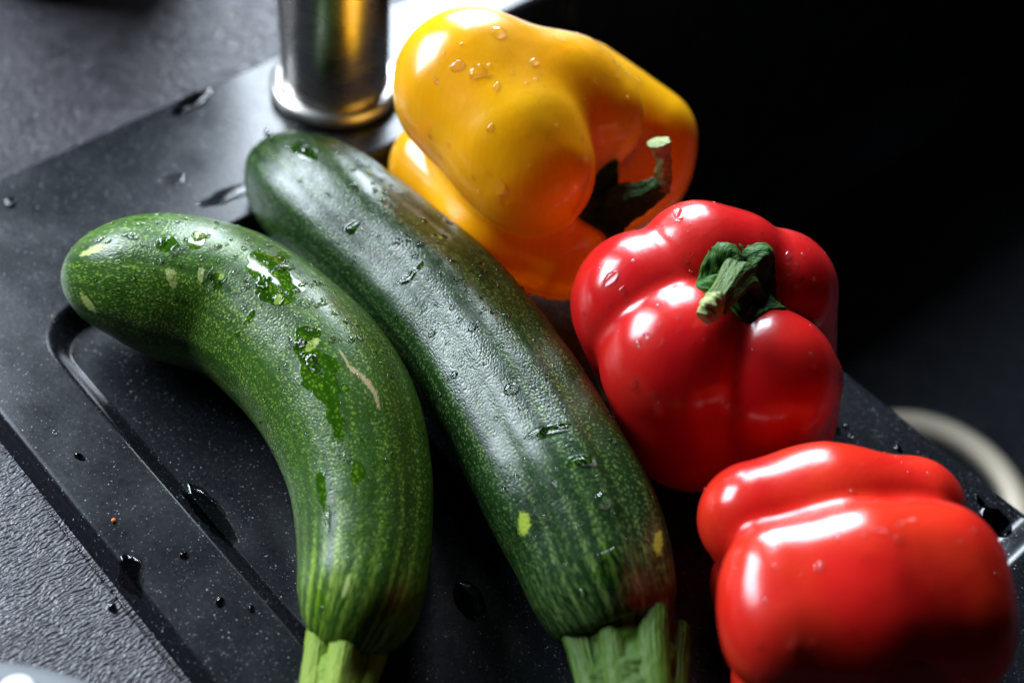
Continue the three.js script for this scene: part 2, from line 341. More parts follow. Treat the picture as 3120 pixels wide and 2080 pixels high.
const stalkBump = dataTex(256, 256, (x, y, o) => { const u = x / 256, v = y / 256; o[0] = 0.5 + 0.3 * n2(v * 36, u * 4, 36, 4, 12) + 0.2 * n2(u * 40, v * 40, 40, 40, 14); o[1] = 0.58 + 0.1 * n2(u * 9, v * 9, 9, 9, 2); o[2] = 0; });
const stalkMat = (base, tip, streakC, sd) => std({ map: stalkTex(base, tip, streakC, sd), roughness: 1, roughnessMap: stalkBump, bumpMap: stalkBump, bumpScale: 0.0008, specularIntensity: 0.35 });

const PI = Math.PI;
const Z1 = courgette('curved light-speckled courgette with wet patches and a corky scar, left of the straight one', [[-0.1011, 0.0164, 0.109, 0.0044], [-0.096, 0.0202, 0.1078, 0.0102], [-0.0882, 0.025, 0.1044, 0.017], [-0.0801, 0.0275, 0.0983, 0.0215], [-0.0706, 0.027, 0.0903, 0.024], [-0.0529, 0.0247, 0.0779, 0.0247], [-0.0292, 0.0245, 0.0741, 0.0245], [-0.0081, 0.0245, 0.075, 0.0245], [0.0095, 0.0236, 0.0795, 0.0236], [0.026, 0.0217, 0.087, 0.0217], [0.039, 0.0201, 0.0955, 0.0201], [0.0497, 0.019, 0.1038, 0.019], [0.0578, 0.0177, 0.1121, 0.0177], [0.0619, 0.0146, 0.1182, 0.0146], [0.0632, 0.0119, 0.1208, 0.0099]], {
  seed: 1.7, twist: 0.8, ridges: [[-1.1, 0.35, 0.015], [0.35, 0.4, 0.012], [1.45, 0.35, 0.018], [2.5, 0.4, 0.01]],
  base: [0.030, 0.088, 0.0065], dot: [0.28, 0.42, 0.05], pale: [0.42, 0.50, 0.14], dotAmount: 0.9, rough: 0.33, endStreak: 0.5,
  spots: [[0.0217, 0.3119, 0.0036, 0.0015, -0.5], [0.0203, 1.2234, 0.0036, 0.0015, 1.2], [0.0431, 0.5859, 0.003, 0.0015, 1], [0.0469, -0.1285, 0.0018, 0.0016, 0], [0.0527, 0.455, 0.0026, 0.0012, 1.1], [0.0631, 0.3543, 0.0014, 0.001, 0], [0.0868, 0.1434, 0.0018, 0.0011, 0.9], [0.1075, 0.1921, 0.0026, 0.0013, 1.2], [0.1842, 0.1358, 0.002, 0.001, 0]], scars: [[[0.1136, -0.0817, 0.0002], [0.1195, -0.1054, 0.0004], [0.1229, -0.1989, 0.0006], [0.126, -0.2724, 0.0011], [0.1287, -0.3081, 0.0008], [0.1326, -0.3115, 0.0003]]], wet: [[0.0758, -0.094, 0.013, 0.007, 0.9], [0.0856, 0.0708, 0.006, 0.005, 0.9], [0.0693, -0.1078, 0.008, 0.004, 0.8], [0.1167, 0.2556, 0.018, 0.006, 0.85], [0.1249, 0.2344, 0.01, 0.005, 0.8], [0.1333, 0.2771, 0.008, 0.003, 0.8], [0.106, 0.2566, 0.006, 0.004, 0.8], [0.0466, -0.077, 0.003, 0.004, 0.9], [0.0597, 0.4285, 0.008, 0.003, 0.7], [0.1906, 0.4581, 0.006, 0.005, 0.9], [0.1529, 0.105, 0.005, 0.003, 0.8], [0.1557, 0.637, 0.007, 0.0025, 0.8], [0.0719, -0.4802, 0.004, 0.006, 0.8], [0.0385, 0.148, 0.003, 0.004, 0.8], [0.0837, 0.6566, 0.003, 0.007, 0.6]],
});
const Z2 = courgette('straight dark green courgette lying between the curved one and the peppers', [[-0.1164, 0.0106, 0.0194, 0.0066], [-0.1081, 0.0149, 0.0215, 0.0129], [-0.0981, 0.0181, 0.0231, 0.0181], [-0.083, 0.0212, 0.0239, 0.0212], [-0.0641, 0.0224, 0.0237, 0.0224], [-0.0389, 0.0226, 0.0233, 0.0226], [-0.0155, 0.0233, 0.0233, 0.0233], [0.0081, 0.0235, 0.0262, 0.0235], [0.0321, 0.0239, 0.0323, 0.0239], [0.0526, 0.0242, 0.0384, 0.0242], [0.0707, 0.0243, 0.044, 0.0243], [0.0852, 0.0234, 0.0486, 0.0234], [0.0982, 0.0218, 0.0545, 0.0218], [0.1061, 0.0196, 0.0576, 0.0196], [0.1116, 0.0175, 0.0597, 0.0165], [0.1158, 0.0164, 0.0619, 0.0134]], {
  seed: 8.2, twist: 1.2, ridges: [[-0.95, 0.26, 0.05], [-0.42, 0.16, -0.03], [0.12, 0.24, 0.03], [0.60, 0.15, -0.03], [1.05, 0.22, 0.055], [2.2, 0.4, 0.02], [-2.2, 0.4, 0.02]],
  base: [0.0085, 0.032, 0.006], dot: [0.16, 0.25, 0.065], pale: [0.36, 0.46, 0.05], dotAmount: 0.85, rough: 0.30, endStreak: 0.35,
  spots: [[0.2034, 0.9894, 0.0036, 0.002, 0.4], [0.2206, -0.6751, 0.0036, 0.0016, 0.6], [0.0564, -0.4403, 0.0016, 0.0009, 0], [0.0983, -0.2162, 0.001, 0.0006, 0]], wet: [[0.0728, 0.5249, 0.003, 0.005, 0.8], [0.1042, 0.5299, 0.002, 0.006, 0.8], [0.1845, 0.1862, 0.002, 0.007, 0.9], [0.2244, 0.1349, 0.005, 0.006, 0.8], [0.0364, 0.0937, 0.005, 0.004, 0.9], [0.1959, 0.029, 0.002, 0.005, 0.7], [0.0425, 1.8784, 0.005, 0.004, 0.7]],
});
// stalks
{
  const m1 = stalkMat([0.20, 0.31, 0.035], [0.32, 0.37, 0.07], [0.14, 0.27, 0.02], 5), m2 = stalkMat([0.030, 0.075, 0.004], [0.070, 0.13, 0.007], [0.012, 0.034, 0.003], 25);
  const stalk = (Z, dir, mat, ribs, R, len, pale) => {
    const sp = Z.sp, e = sp.P[sp.N].clone(), d = V(...dir).normalize(), up = V(0, 1, 0).addScaledVector(d, -d.y).normalize(), side = V(0, 0, 0).crossVectors(d, up);
    const core = mesh('stalk', tubeGeo([e.clone().addScaledVector(d, -0.004).toArray(), e.clone().addScaledVector(d, len * 0.5).toArray(), e.clone().addScaledVector(d, len).toArray()], [R * 1.3, R * 1.18, R * 1.1], 44, 0.16, 3), mat, Z.o);
    for (const [a, rr0, r1, st, flare] of ribs) {
      const o = up.clone().multiplyScalar(Math.cos(a)).addScaledVector(side, Math.sin(a));
      const at = (l, k) => e.clone().addScaledVector(d, l).addScaledVector(o, R * k).toArray();
      mesh('stalk_rib', tubeGeo([at(st - 0.004, 0.97 + flare), at(st - 0.001, 1.0 + flare), at(st + 0.004, 1.0 + flare * 0.7), at(len * 0.6, 0.9), at(len * 1.02, 0.95)], [rr0 * 0.2, rr0 * 0.8, rr0, r1, r1 * 1.1], 28, 0.16, a * 3), mat, core);
    }
  };
  stalk(Z1, [0.6667, 0.091, 0.7398], m1, [[-1.25, 0.0044, 0.0036, -0.003, 0.15], [-0.1, 0.0046, 0.0038, -0.002, 0.1], [0.95, 0.0042, 0.0036, -0.002, 0.15], [2.1, 0.0042, 0.0036, -0.003, 0.1], [-2.4, 0.0042, 0.0036, -0.003, 0.1]], 0.0078, 0.04);
  stalk(Z2, [0.7507, 0.1605, 0.6409], m2, [[-1.55, 0.0048, 0.0042, -0.006, 0.35], [-0.45, 0.0056, 0.0046, -0.006, 0.22], [0.45, 0.004, 0.0042, -0.003, 0.1], [1.25, 0.0056, 0.0046, -0.011, 0.4], [2.4, 0.005, 0.0044, -0.006, 0.3], [-2.6, 0.005, 0.0044, -0.006, 0.3]], 0.0118, 0.045);
  const sp = Z1.sp, q = sp.P[0].clone().addScaledVector(sp.T[0], 0.0006);
  const g = new THREE.SphereGeometry(0.0032, 24, 16); { const P = g.attributes.position; for (let i = 0; i < P.count; i++) { const k = 1 + 0.25 * n3(P.getX(i) * 900, P.getY(i) * 900, P.getZ(i) * 900); P.setXYZ(i, P.getX(i) * k, P.getY(i) * k, P.getZ(i) * k * 0.45); } g.computeVertexNormals(); }
  const b = mesh('blossom_scar', g, std({ color: new THREE.Color(0.36, 0.2, 0.09), roughness: 0.8 }), Z1.o); b.position.copy(q); b.lookAt(q.clone().add(sp.T[0]));
}

// ---- vegetables: peppers, each a soft union of tapered lobes
function cone(px, py, pz, a, b) {
  const bx = b[0] - a[0], by = b[1] - a[1], bz = b[2] - a[2], l2 = bx * bx + by * by + bz * bz, rr = a[3] - b[3], a2 = l2 - rr * rr, il2 = 1 / l2;
  const ax = px - a[0], ay = py - a[1], az = pz - a[2], y = ax * bx + ay * by + az * bz, z = y - l2, vx = ax * l2 - bx * y, vy = ay * l2 - by * y, vz = az * l2 - bz * y;
  const x2 = vx * vx + vy * vy + vz * vz, y2 = y * y * l2, z2 = z * z * l2, k = Math.sign(rr) * rr * rr * x2;
  if (Math.sign(z) * a2 * z2 > k) return Math.sqrt(x2 + z2) * il2 - b[3];
  if (Math.sign(y) * a2 * y2 < k) return Math.sqrt(x2 + y2) * il2 - a[3];
  return (Math.sqrt(x2 * a2 * il2) + y * rr) * il2 - a[3];
}
const smin = (a, b, k) => { const h = Math.max(k - Math.abs(a - b), 0) / k; return Math.min(a, b) - h * h * k * 0.25; };
function pepperField(lobes, k, sd, bumps) {
  return (x, y, z) => {
    let D = 1;
    for (const l of lobes) { let d = 1; for (let i = 0; i + 1 < l.length; i++) d = smin(d, cone(x, y, z, l[i], l[i + 1]), 0.012); D = D === 1 ? d : smin(D, d, k); }
    for (const [bx, by, bz, r, amp] of bumps) { const q = ((x - bx) ** 2 + (y - by) ** 2 + (z - bz) ** 2) / (r * r); if (q < 6) D -= amp * Math.exp(-q); }
    return D - 0.0006 * n3(x * 38 + sd, y * 38, z * 38) - 0.00009 * n3(x * 130, y * 130 + sd, z * 130);
  };
}
function pepper(label, c, lobes, k, sd, mat, bumps = []) {
  const F = pepperField(lobes, k, sd, bumps), C = V(...c);
  const star = (d, out) => {   // outermost crossing along d
    let t = 0.085, s;
    for (let i = 0; i < 60; i++) { s = F(C.x + d.x * t, C.y + d.y * t, C.z + d.z * t); if (s < 2e-5) break; t -= s * 0.75; if (t < 0.004) break; }
    return out.copy(C).addScaledVector(d, t);
  };
  const normal = (p, out) => { const e = 0.0003, f = F(p.x, p.y, p.z); return out.set(F(p.x + e, p.y, p.z) - f, F(p.x, p.y + e, p.z) - f, F(p.x, p.y, p.z + e) - f).normalize(); };
  const NU = 420, NV = 260;
  const g = gridGeo(NU + 1, NV, (i, j) => {
    const a = (i / NU) * 2 * PI, e = ((j / (NV - 1)) - 0.5) * PI, d = V(Math.cos(e) * Math.cos(a), Math.sin(e), Math.cos(e) * Math.sin(a)), p = star(d, V(0, 0, 0));
    return [p, normal(p, V(0, 0, 0)), (p.x - C.x + 0.35 * (p.y - C.y)) / 0.28, (p.z - C.z + 0.35 * (p.y - C.y)) / 0.14];
  });
  { const ix = g.index.array; for (let q = 0; q < ix.length; q += 3) { const t = ix[q]; ix[q] = ix[q + 1]; ix[q + 1] = t; } }
  const o = thing('bell_pepper', label, 'bell pepper');
  mesh('fruit', g, mat, o);
  return { o, star, normal, C, F };
}
const skinTex = (fn) => dataTex(512, 256, fn, true);
const skinRB = dataTex(512, 256, (x, y, o) => { const m = n2(x / 12, y / 12, 43, 22, 4), l = n2(x / 60, y / 60, 9, 5, 6); o[0] = 0.5 + 0.3 * m + 0.25 * n2(x / 3.2, y / 3.2, 160, 80, 44); o[1] = 0.23 + 0.09 * l + 0.03 * m; o[2] = 0; });
const skin = (base, other, amt, through) => std({ map: skinTex((x, y, o) => {
  const m = clamp(0.5 + 1.1 * n2(x / 50, y / 50, 10, 5, 12) + 0.3 * n2(x / 14, y / 14, 37, 18, 22), 0, 1), f = n2(x / 2, y / 2, 256, 128, 8), fl = n2(x / 3, y / 3, 171, 85, 28) > 0.62 ? 1 : 0;
  for (let c = 0; c < 3; c++) o[c] = lerp(base[c], other[c], m * amt) * (1 + 0.05 * f + 0.06 * fl);
}), roughness: 1, roughnessMap: skinRB, bumpMap: skinRB, bumpScale: 0.00006, clearcoat: 0.12, clearcoatRoughness: 0.12, ior: 1.46, transmission: through, thickness: 0 });
const yellowSkin = skin([0.97, 0.495, 0.005], [0.97, 0.42, 0.004], 0.8, 0.27), redSkin = skin([0.57, 0.007, 0.010], [0.60, 0.015, 0.010], 0.9, 0.14), red3Skin = skin([0.62, 0.012, 0.009], [0.68, 0.032, 0.010], 0.8, 0.12);
const YP = pepper('large yellow bell pepper lying on its side against the tap', [-0.0306, 0.04, -0.0362], [[[-0.0135, 0.06, -0.0151, 0.0198], [-0.0262, 0.064, -0.0174, 0.0217], [-0.0526, 0.068, -0.0215, 0.0242], [-0.0357, 0.062, -0.0484, 0.0193], [-0.0236, 0.058, -0.0546, 0.0166]],
  [[-0.0492, 0.045, -0.0733, 0.018], [-0.0238, 0.034, -0.0855, 0.018]],
  [[-0.0667, 0.024, -0.0192, 0.0172], [-0.0285, 0.025, -0.0153, 0.0187], [-0.0085, 0.024, -0.0274, 0.0192]],
  [[-0.0176, 0.024, -0.0792, 0.017], [-0.0156, 0.02, -0.0597, 0.0128]],
  [[-0.031, 0.04, -0.036, 0.025], [-0.045, 0.04, -0.036, 0.025]]], 0.008, 3.1, yellowSkin);
const R1 = pepper('red bell pepper standing upright with its green stalk facing the viewer', [0.0638, 0.036, -0.0266], [[[0.0464, 0.056, -0.0326, 0.0209], [0.0471, 0.024, -0.0378, 0.0202]],
  [[0.0531, 0.054, -0.0397, 0.0207], [0.0577, 0.022, -0.0431, 0.0194]],
  [[0.0643, 0.046, -0.0502, 0.022], [0.0727, 0.02, -0.0545, 0.0186]],
  [[0.0866, 0.045, -0.0215, 0.0234], [0.0851, 0.0241, -0.0244, 0.0231]],
  [[0.0893, 0.038, -0.0338, 0.0165], [0.0909, 0.02, -0.0358, 0.0168]],
  [[0.066, 0.046, -0.007, 0.0258], [0.0744, 0.0248, -0.0086, 0.0238]],
  [[0.0429, 0.048, -0.013, 0.0235], [0.0483, 0.0223, -0.019, 0.0213]],
  [[0.064, 0.034, -0.027, 0.0215], [0.068, 0.024, -0.026, 0.024]]], 0.0026, 5.3, redSkin, []);
const R3 = pepper('red bell pepper lying on its side at the lower right, its stalk out of sight', [0.1475, 0.034, 0.0042], [[[0.1195, 0.046, 0.0188, 0.0163], [0.1307, 0.048, 0.0011, 0.0159], [0.1457, 0.046, -0.02, 0.015]],
  [[0.1404, 0.056, 0.0348, 0.0158], [0.1538, 0.058, 0.0181, 0.0165], [0.1652, 0.055, -0.0011, 0.0158], [0.1766, 0.05, 0.0073, 0.0156], [0.1656, 0.054, 0.0274, 0.0162], [0.1516, 0.054, 0.0461, 0.016]],
  [[0.1298, 0.02, 0.0173, 0.0166], [0.1406, 0.02, -0.0081, 0.0182], [0.1568, 0.02, -0.0234, 0.0169]],
  [[0.1551, 0.024, 0.0362, 0.0169], [0.1701, 0.024, 0.02, 0.0182], [0.1778, 0.024, -0, 0.0185]],
  [[0.135, 0.036, 0.014, 0.022], [0.162, 0.036, -0.004, 0.024]]], 0.005, 9.4, red3Skin);
// calyx and stalks
{
  const green = stalkMat([0.008, 0.040, 0.003], [0.022, 0.085, 0.005], [0.03, 0.10, 0.007], 41), greenTip = stalkMat([0.010, 0.042, 0.004], [0.10, 0.16, 0.025], [0.03, 0.055, 0.010], 51), cut = std({ color: new THREE.Color(0.26, 0.30, 0.10), roughness: 0.75 }), dry = std({ color: new THREE.Color(0.34, 0.2, 0.05), roughness: 0.8 });
  const darkGreen = stalkMat([0.005, 0.036, 0.003], [0.012, 0.075, 0.005], [0.008, 0.06, 0.004], 61), paleTip = stalkMat([0.12, 0.2, 0.04], [0.34, 0.36, 0.16], [0.3, 0.34, 0.14], 71);
  const calyx = (P, at, axis, R, points, sd, mat, dome) => {
    const A = V(...axis).normalize(), c = V(...at), e1 = V(0, 1, 0).addScaledVector(A, -A.y).normalize(), e2 = V(0, 0, 0).crossVectors(A, e1);
    const top = gridGeo(121, 26, (i, j) => {
      const q = (i / 120) * 2 * PI, f = j / 25, lobe = 0.5 + 0.5 * Math.cos(points * q + sd), rim = R * (0.84 + 0.19 * Math.pow(lobe, 2.2) + 0.08 * n3(Math.cos(q) * 2 + sd, Math.sin(q) * 2, 0));
      const r = rim * f, lift = dome * (1 - f * f) + 0.0014 * Math.sin(f * PI) * Math.cos(points * q + sd) + 0.0011 * n3(Math.cos(q) * f * 4 + sd, Math.sin(q) * f * 4, 2) + 0.0012 * Math.pow(f, 6) * lobe;
      const w = c.clone().addScaledVector(e1, r * Math.cos(q)).addScaledVector(e2, r * Math.sin(q)).addScaledVector(A, 0.012); for (let k = 0; k < 40; k++) { const sd2 = P.F(w.x, w.y, w.z); if (sd2 < 1e-5) break; w.addScaledVector(A, -Math.min(sd2, 0.002) * 0.8); if (w.clone().sub(c).dot(A) < -0.012) break; }
      const n = P.normal(w, V(0, 0, 0)).lerp(A, 0.25).normalize();
      return [w.addScaledVector(n, 0.0006 + lift * smoothstep(1 - f, 0, 0.3) + 0.0007 * n3(Math.cos(q) * f * 9 + sd, Math.sin(q) * f * 9, 5) + (f > 0.97 ? -0.0022 : 0)), null, f, i / 120];
    });
    return mesh('calyx', top, mat, P.o);
  };
  const k1 = calyx(R1, [0.0648, 0.06, -0.0278], [0.1276, 0.9918, -0.0021], 0.0158, 5, 0.6, green, 0.003);
  mesh('stalk', tubeGeo([[0.0665, 0.055, -0.0328], [0.0664, 0.06, -0.0311], [0.066, 0.066, -0.0289], [0.0659, 0.072, -0.0255], [0.0692, 0.076, -0.0158], [0.0713, 0.077, -0.0095], [0.072, 0.077, -0.0065]], [0.0100, 0.0086, 0.0068, 0.0056, 0.0044, 0.0037, 0.0040], 48, 0.13, 2, 0.9, 0.10), greenTip, k1);
  mesh('cut_end', tubeGeo([[0.0716, 0.0772, -0.0079], [0.0726, 0.0775, -0.0038], [0.0731, 0.076, -0.0011]], [0.0041, 0.0046, 0.0038], 24, 0.3, 7, 0.7), cut, k1);
  for (const [x, y, z, a] of [[0.0695, 0.06, -0.0388, 0.4], [0.0721, 0.059, -0.0414, 1.5], [0.0775, 0.057, -0.0396, 2.4], [0.0716, 0.06, -0.0379, 3]]) { const g = tubeGeo([[0, 0, 0], [0.0018, 0.0008, 0.0004], [0.0036, 0.0004, 0.001]], [0.0005, 0.0014, 0.0006], 10, 0.5, x * 900, 0.35); const d = mesh('dry_flake', g, dry, k1); d.position.set(x, y, z); d.rotation.set(0.4, a, 0.5); }
  const k2 = calyx(YP, [-0.0039, 0.038, -0.0439], [0.7268, -0.1018, -0.6793], 0.0165, 5, 1.9, darkGreen, 0.004);
  mesh('stalk', tubeGeo([[-0.0024, 0.038, -0.0404], [0.0034, 0.044, -0.0431], [0.0076, 0.049, -0.0463], [0.0111, 0.053, -0.0482], [0.0116, 0.055, -0.0506]], [0.0095, 0.0075, 0.0058, 0.0044, 0.0037], 48, 0.12, 4, 0.95, 0.09), darkGreen, k2);
  mesh('cut_end', tubeGeo([[0.0124, 0.054, -0.0496], [0.0112, 0.058, -0.0518], [0.0094, 0.064, -0.0527], [0.0064, 0.07, -0.0517]], [0.0037, 0.0031, 0.0029, 0.0041], 28, 0.28, 11, 0.75), paleTip, k2);
}

// ---- things at the edges of the photo
{
  const pot = thing('plant_pot', 'dark brown pot at the very top left on the counter, only its foot in view', 'pot');
  mesh('pot_body', new THREE.LatheGeometry([[0, 0], [0.05, 0], [0.054, 0.002], [0.0565, 0.006], [0.062, 0.06], [0.066, 0.12], [0.068, 0.125], [0.064, 0.125], [0.058, 0.06], [0, 0.05]].map((q) => new THREE.Vector2(...q)), 64), M.pot, pot);
  pot.position.set(-0.3024, 0.001, -0.0086);
  const h = thing('utensil_handle', 'pale grey utensil handle with a round white cap in the bottom left corner', 'utensil'), hm = std({ color: new THREE.Color(0.13, 0.14, 0.15), roughness: 0.55 }), wm = std({ color: new THREE.Color(0.85, 0.85, 0.86), roughness: 0.4 });
  mesh('handle', tubeGeo([[0.0556, 0.028, 0.1859], [0.0453, 0.03, 0.1931], [0.0312, 0.031, 0.2049], [0.019, 0.031, 0.2184]], [0.006, 0.0095, 0.0105, 0.0105], 40, 0, 0, 1), hm, h);
  const cap = mesh('cap', new THREE.LatheGeometry([[0.0001, 0.0016], [0.0038, 0.0014], [0.0046, 0.0006], [0.0047, 0], [0.0001, -0.002]].map((q) => new THREE.Vector2(...q)), 40), wm, h); cap.position.set(0.0357, 0.0418, 0.2027);
  const g = new THREE.IcosahedronGeometry(0.00075, 3); { const P = g.attributes.position; for (let i = 0; i < P.count; i++) { const k = 1 + 0.3 * n3(P.getX(i) * 2000, P.getY(i) * 2000, P.getZ(i) * 2000); P.setXYZ(i, P.getX(i) * k, P.getY(i) * k * 0.7, P.getZ(i) * k); } g.computeVertexNormals(); }
  tag(mesh('crumb', g, std({ color: new THREE.Color(0.75, 0.16, 0.01), roughness: 0.5 }), scene), 'tiny orange crumb on the black sink ledge', 'crumb').position.set(-0.0156, 0.0084, 0.1487);
}

// ---- water
// a drop on a surface: at(a, b) gives [point, normal] for tangent offsets in metres
function dropGeo(at, rx, ry, rot, H, rag, sd, flat = 2, nu = 40, nr = 9) {
  const c = Math.cos(rot), s = Math.sin(rot);
  const out = (q) => { const k = 1 + rag * (n3(Math.cos(q) * 1.1 + sd, Math.sin(q) * 1.1, sd * 3.1) * 1.5 + 0.6 * n3(Math.cos(q) * 2.6 + sd, Math.sin(q) * 2.6, sd)); return [rx * k * Math.cos(q), ry * k * Math.sin(q)]; };
  const g = gridGeo(nu + 1, nr * 2, (i, j) => {
    const q = (i / nu) * 2 * PI, [ox, oy] = out(q), under = j >= nr, f = under ? 1 - (j - nr) / (nr - 1) : Math.pow(j / (nr - 1), 0.75), a = ox * f, b = oy * f;
    const [p, n] = at(a * c - b * s, a * s + b * c);
    const h = under ? -0.0004 - (f < 1 ? 0.0002 : 0) : H * Math.pow(Math.max(0, 1 - Math.pow(f, flat)), 0.55) - 0.0001;
    return [p.clone().addScaledVector(n, h), null, f, i / nu];
  });
  // outward faces: look at one on the dome
  { const ix = g.index.array, P = g.attributes.position, k = 6 * (2 * nu + 5), v = [0, 1, 2].map((m) => V(0, 0, 0).fromBufferAttribute(P, ix[k + m])), n = at(0, 0)[1];
    if (v[1].sub(v[0]).cross(v[2].sub(v[0])).dot(n) < 0) { for (let q = 0; q < ix.length; q += 3) { const t = ix[q]; ix[q] = ix[q + 1]; ix[q + 1] = t; } g.computeVertexNormals(); } }
  return g;
}
const onPlane = (x, z, y) => (a, b) => [V(x + a, y ?? sinkY(x + a, z + b), z + b), V(0, 1, 0)];
const onZ = (Z, s, phi) => { const r = 0.022; return (a, b) => { const p = Z.surf.at(s + a, phi + b / r, V(0, 0, 0)), n = Z.surf.normal(clamp(s + a, 0.001, Z.sp.L - 0.001), phi + b / r, V(0, 0, 0)); return [p, n]; }; };
const onP = (P, az, el) => {
  const A = (az * PI) / 180, E = (el * PI) / 180, d = V(Math.cos(E) * Math.cos(A), Math.sin(E), Math.cos(E) * Math.sin(A)), p = P.star(d, V(0, 0, 0)), n = P.normal(p, V(0, 0, 0));
  const down = V(0, -1, 0).addScaledVector(n, n.y).normalize(), side = V(0, 0, 0).crossVectors(n, down);   // a runs down the skin
  return (a, b) => { const q = p.clone().addScaledVector(down, a).addScaledVector(side, b), w = P.star(q.sub(P.C).normalize(), V(0, 0, 0)); return [w, n]; };
};
const beads = (label, n, where, r0, r1) => {   // a fine spray nobody could count: one object
  const gs = []; for (let k = 0; k < n; k++) { const w = where(k); if (w) { const r = r0 + (r1 - r0) * Math.pow(rnd(), 2.5); gs.push(dropGeo(w[0], w[1] ?? r * (0.8 + 0.5 * rnd()), w[2] ?? r, rnd() * 6, w[3] ?? r * 0.75, 0.15, rnd() * 50, 2.2, 14, 4)); } }
  const m = mesh('fine_beads', mergeGeometries(gs), M.water, scene); m.userData.kind = 'stuff'; return tag(m, label, 'water beads');
};
function drop(at, rx, ry, rot, H, rag, label, group, name = 'water_drop', flat = 2, mat = M.water) {
  return tag(mesh(name, dropGeo(at, rx, ry, rot, H, rag, rnd() * 50, flat), mat, scene), label, name === 'water_drop' ? 'water drop' : 'puddle', group);
}
{ // water held along the foot of the rim
  const pts = [], rad = []; for (let k = 0; k <= 26; k++) { const x = -0.035 + k * 0.0042; pts.push([x, 0.0008, 0.1605 + 0.00025 * n3(k * 0.7, 3, 1)]); rad.push(0.00045 + 0.0004 * (k / 26) + 0.0003 * n3(k * 0.6, 1, 7)); }
  tag(mesh('water_trickle', tubeGeo(pts, rad, 14, 0.2, 8), M.water, scene), 'thin line of water along the foot of the sink rim, bottom left', 'water trickle');
}
drop(onZ(Z2, 0.1838, 0.1729), 0.0016, 0.0062, 0.25, 0.00110, 0.35, 'long ragged water drop lying across the middle of the dark courgette', null, 'water_drop', 2.5);
drop(onZ(Z2, 0.2086, -0.0252), 0.0026, 0.0026, 0, 0.00140, 0.12, 'round water drop with two glints low on the dark courgette', null, 'water_drop', 2.5);
drop(onZ(Z2, 0.1650, 0.3043), 0.0023, 0.0023, 0, 0.00130, 0.1, 'round bead of water in the middle of the dark courgette', null, 'water_drop', 2.5);
drop(onZ(Z2, 0.1965, -0.0446), 0.0014, 0.0034, 0.2, 0.00090, 0.3, 'small two-part water drop near the right flank of the dark courgette', null, 'water_drop', 2.5);
drop(onZ(Z2, 0.1373, 0.2868), 0.0012, 0.0024, -0.3, 0.00080, 0.2, 'slanted slim water drop on the upper half of the dark courgette', null, 'water_drop', 2.5);
drop(onZ(Z2, 0.1042, 0.5724), 0.0012, 0.0040, 0.3, 0.00060, 0.4, 'thin smear of water on the shoulder of the dark courgette', null, 'water_drop', 2.5);
drop(onZ(Z2, 0.2230, 0.0791), 0.0024, 0.0044, 0.2, 0.00100, 0.45, 'broken water smear above the stalk of the dark courgette', null, 'water_drop', 2.5);
drop(onZ(Z2, 0.0721, 0.5461), 0.0016, 0.0034, 0.4, 0.00070, 0.4, 'water smear near the blossom end of the dark courgette', null, 'water_drop', 2.5);
drop(onZ(Z2, 0.1284, 0.8120), 0.0015, 0.0013, 0, 0.00080, 0.18, 'small drop left of the slanted slim one on the dark courgette', null, 'water_drop', 2.2);
drop(onZ(Z2, 0.1481, 0.8399), 0.0012, 0.0014, 0, 0.00070, 0.18, 'small drop just above left of the round mid bead on the dark courgette', null, 'water_drop', 2.2);
drop(onZ(Z2, 0.2146, 0.3741), 0.0016, 0.0010, 0.5, 0.00060, 0.18, 'flat oval drop halfway down the lower half of the dark courgette', null, 'water_drop', 2.2);
drop(onZ(Z2, 0.2270, 0.6349), 0.0010, 0.0014, 0, 0.00070, 0.18, 'small drop nearest the stalk of the dark courgette', null, 'water_drop', 2.2);
drop(onZ(Z2, 0.0759, 0.0349), 0.0012, 0.0008, 0.3, 0.00050, 0.18, 'little drop between the two upper smears of the dark courgette', null, 'water_drop', 2.2);
drop(onZ(Z2, 0.1914, -0.5648), 0.0010, 0.0013, 0.4, 0.00060, 0.18, 'drop on the shaded right flank of the dark courgette facing the red pepper', null, 'water_drop', 2.2);
drop(onZ(Z2, 0.0364, 0.0937), 0.0022, 0.0016, 0.4, 0.00080, 0.18, 'drop on the blossom tip of the dark courgette below the tap', null, 'water_drop', 2.2);
drop(onZ(Z1, 0.0767, -0.3187), 0.0020, 0.0036, 0.4, 0.00100, 0.4, 'glinting water drop at the bend of the curved courgette', null, 'water_drop', 2.5);
drop(onZ(Z1, 0.0779, 0.0905), 0.0032, 0.0022, 0.2, 0.00090, 0.4, 'broad water drop left of the bend of the curved courgette', null, 'water_drop', 2.5);
drop(onZ(Z1, 0.0865, 0.1348), 0.0024, 0.0016, 0.2, 0.00090, 0.25, 'water drop over a pale spot below the bend of the curved courgette', null, 'water_drop', 2.5);
drop(onZ(Z1, 0.1056, 0.2783), 0.0012, 0.0032, 0.5, 0.00090, 0.4, 'ragged water drop beside the pale spot in the middle of the curved courgette', null, 'water_drop', 2.5);
drop(onZ(Z1, 0.1136, 0.2916), 0.0034, 0.0022, 0.1, 0.00060, 0.4, 'flat film of water below the middle pale spot of the curved courgette', null, 'water_drop', 2.5);
drop(onZ(Z1, 0.0463, -0.1183), 0.0022, 0.0024, 0.3, 0.00100, 0.3, 'water drop over a pale spot on top of the curved courgette', null, 'water_drop', 2.5);
drop(onZ(Z1, 0.0375, 0.0857), 0.0013, 0.0026, 0.2, 0.00090, 0.35, 'water drop high on the blossom half of the curved courgette', null, 'water_drop', 2.5);
drop(onZ(Z1, 0.0413, 0.2197), 0.0012, 0.0022, -0.3, 0.00080, 0.35, 'small jagged water drop under the highest one on the curved courgette', null, 'water_drop', 2.5);
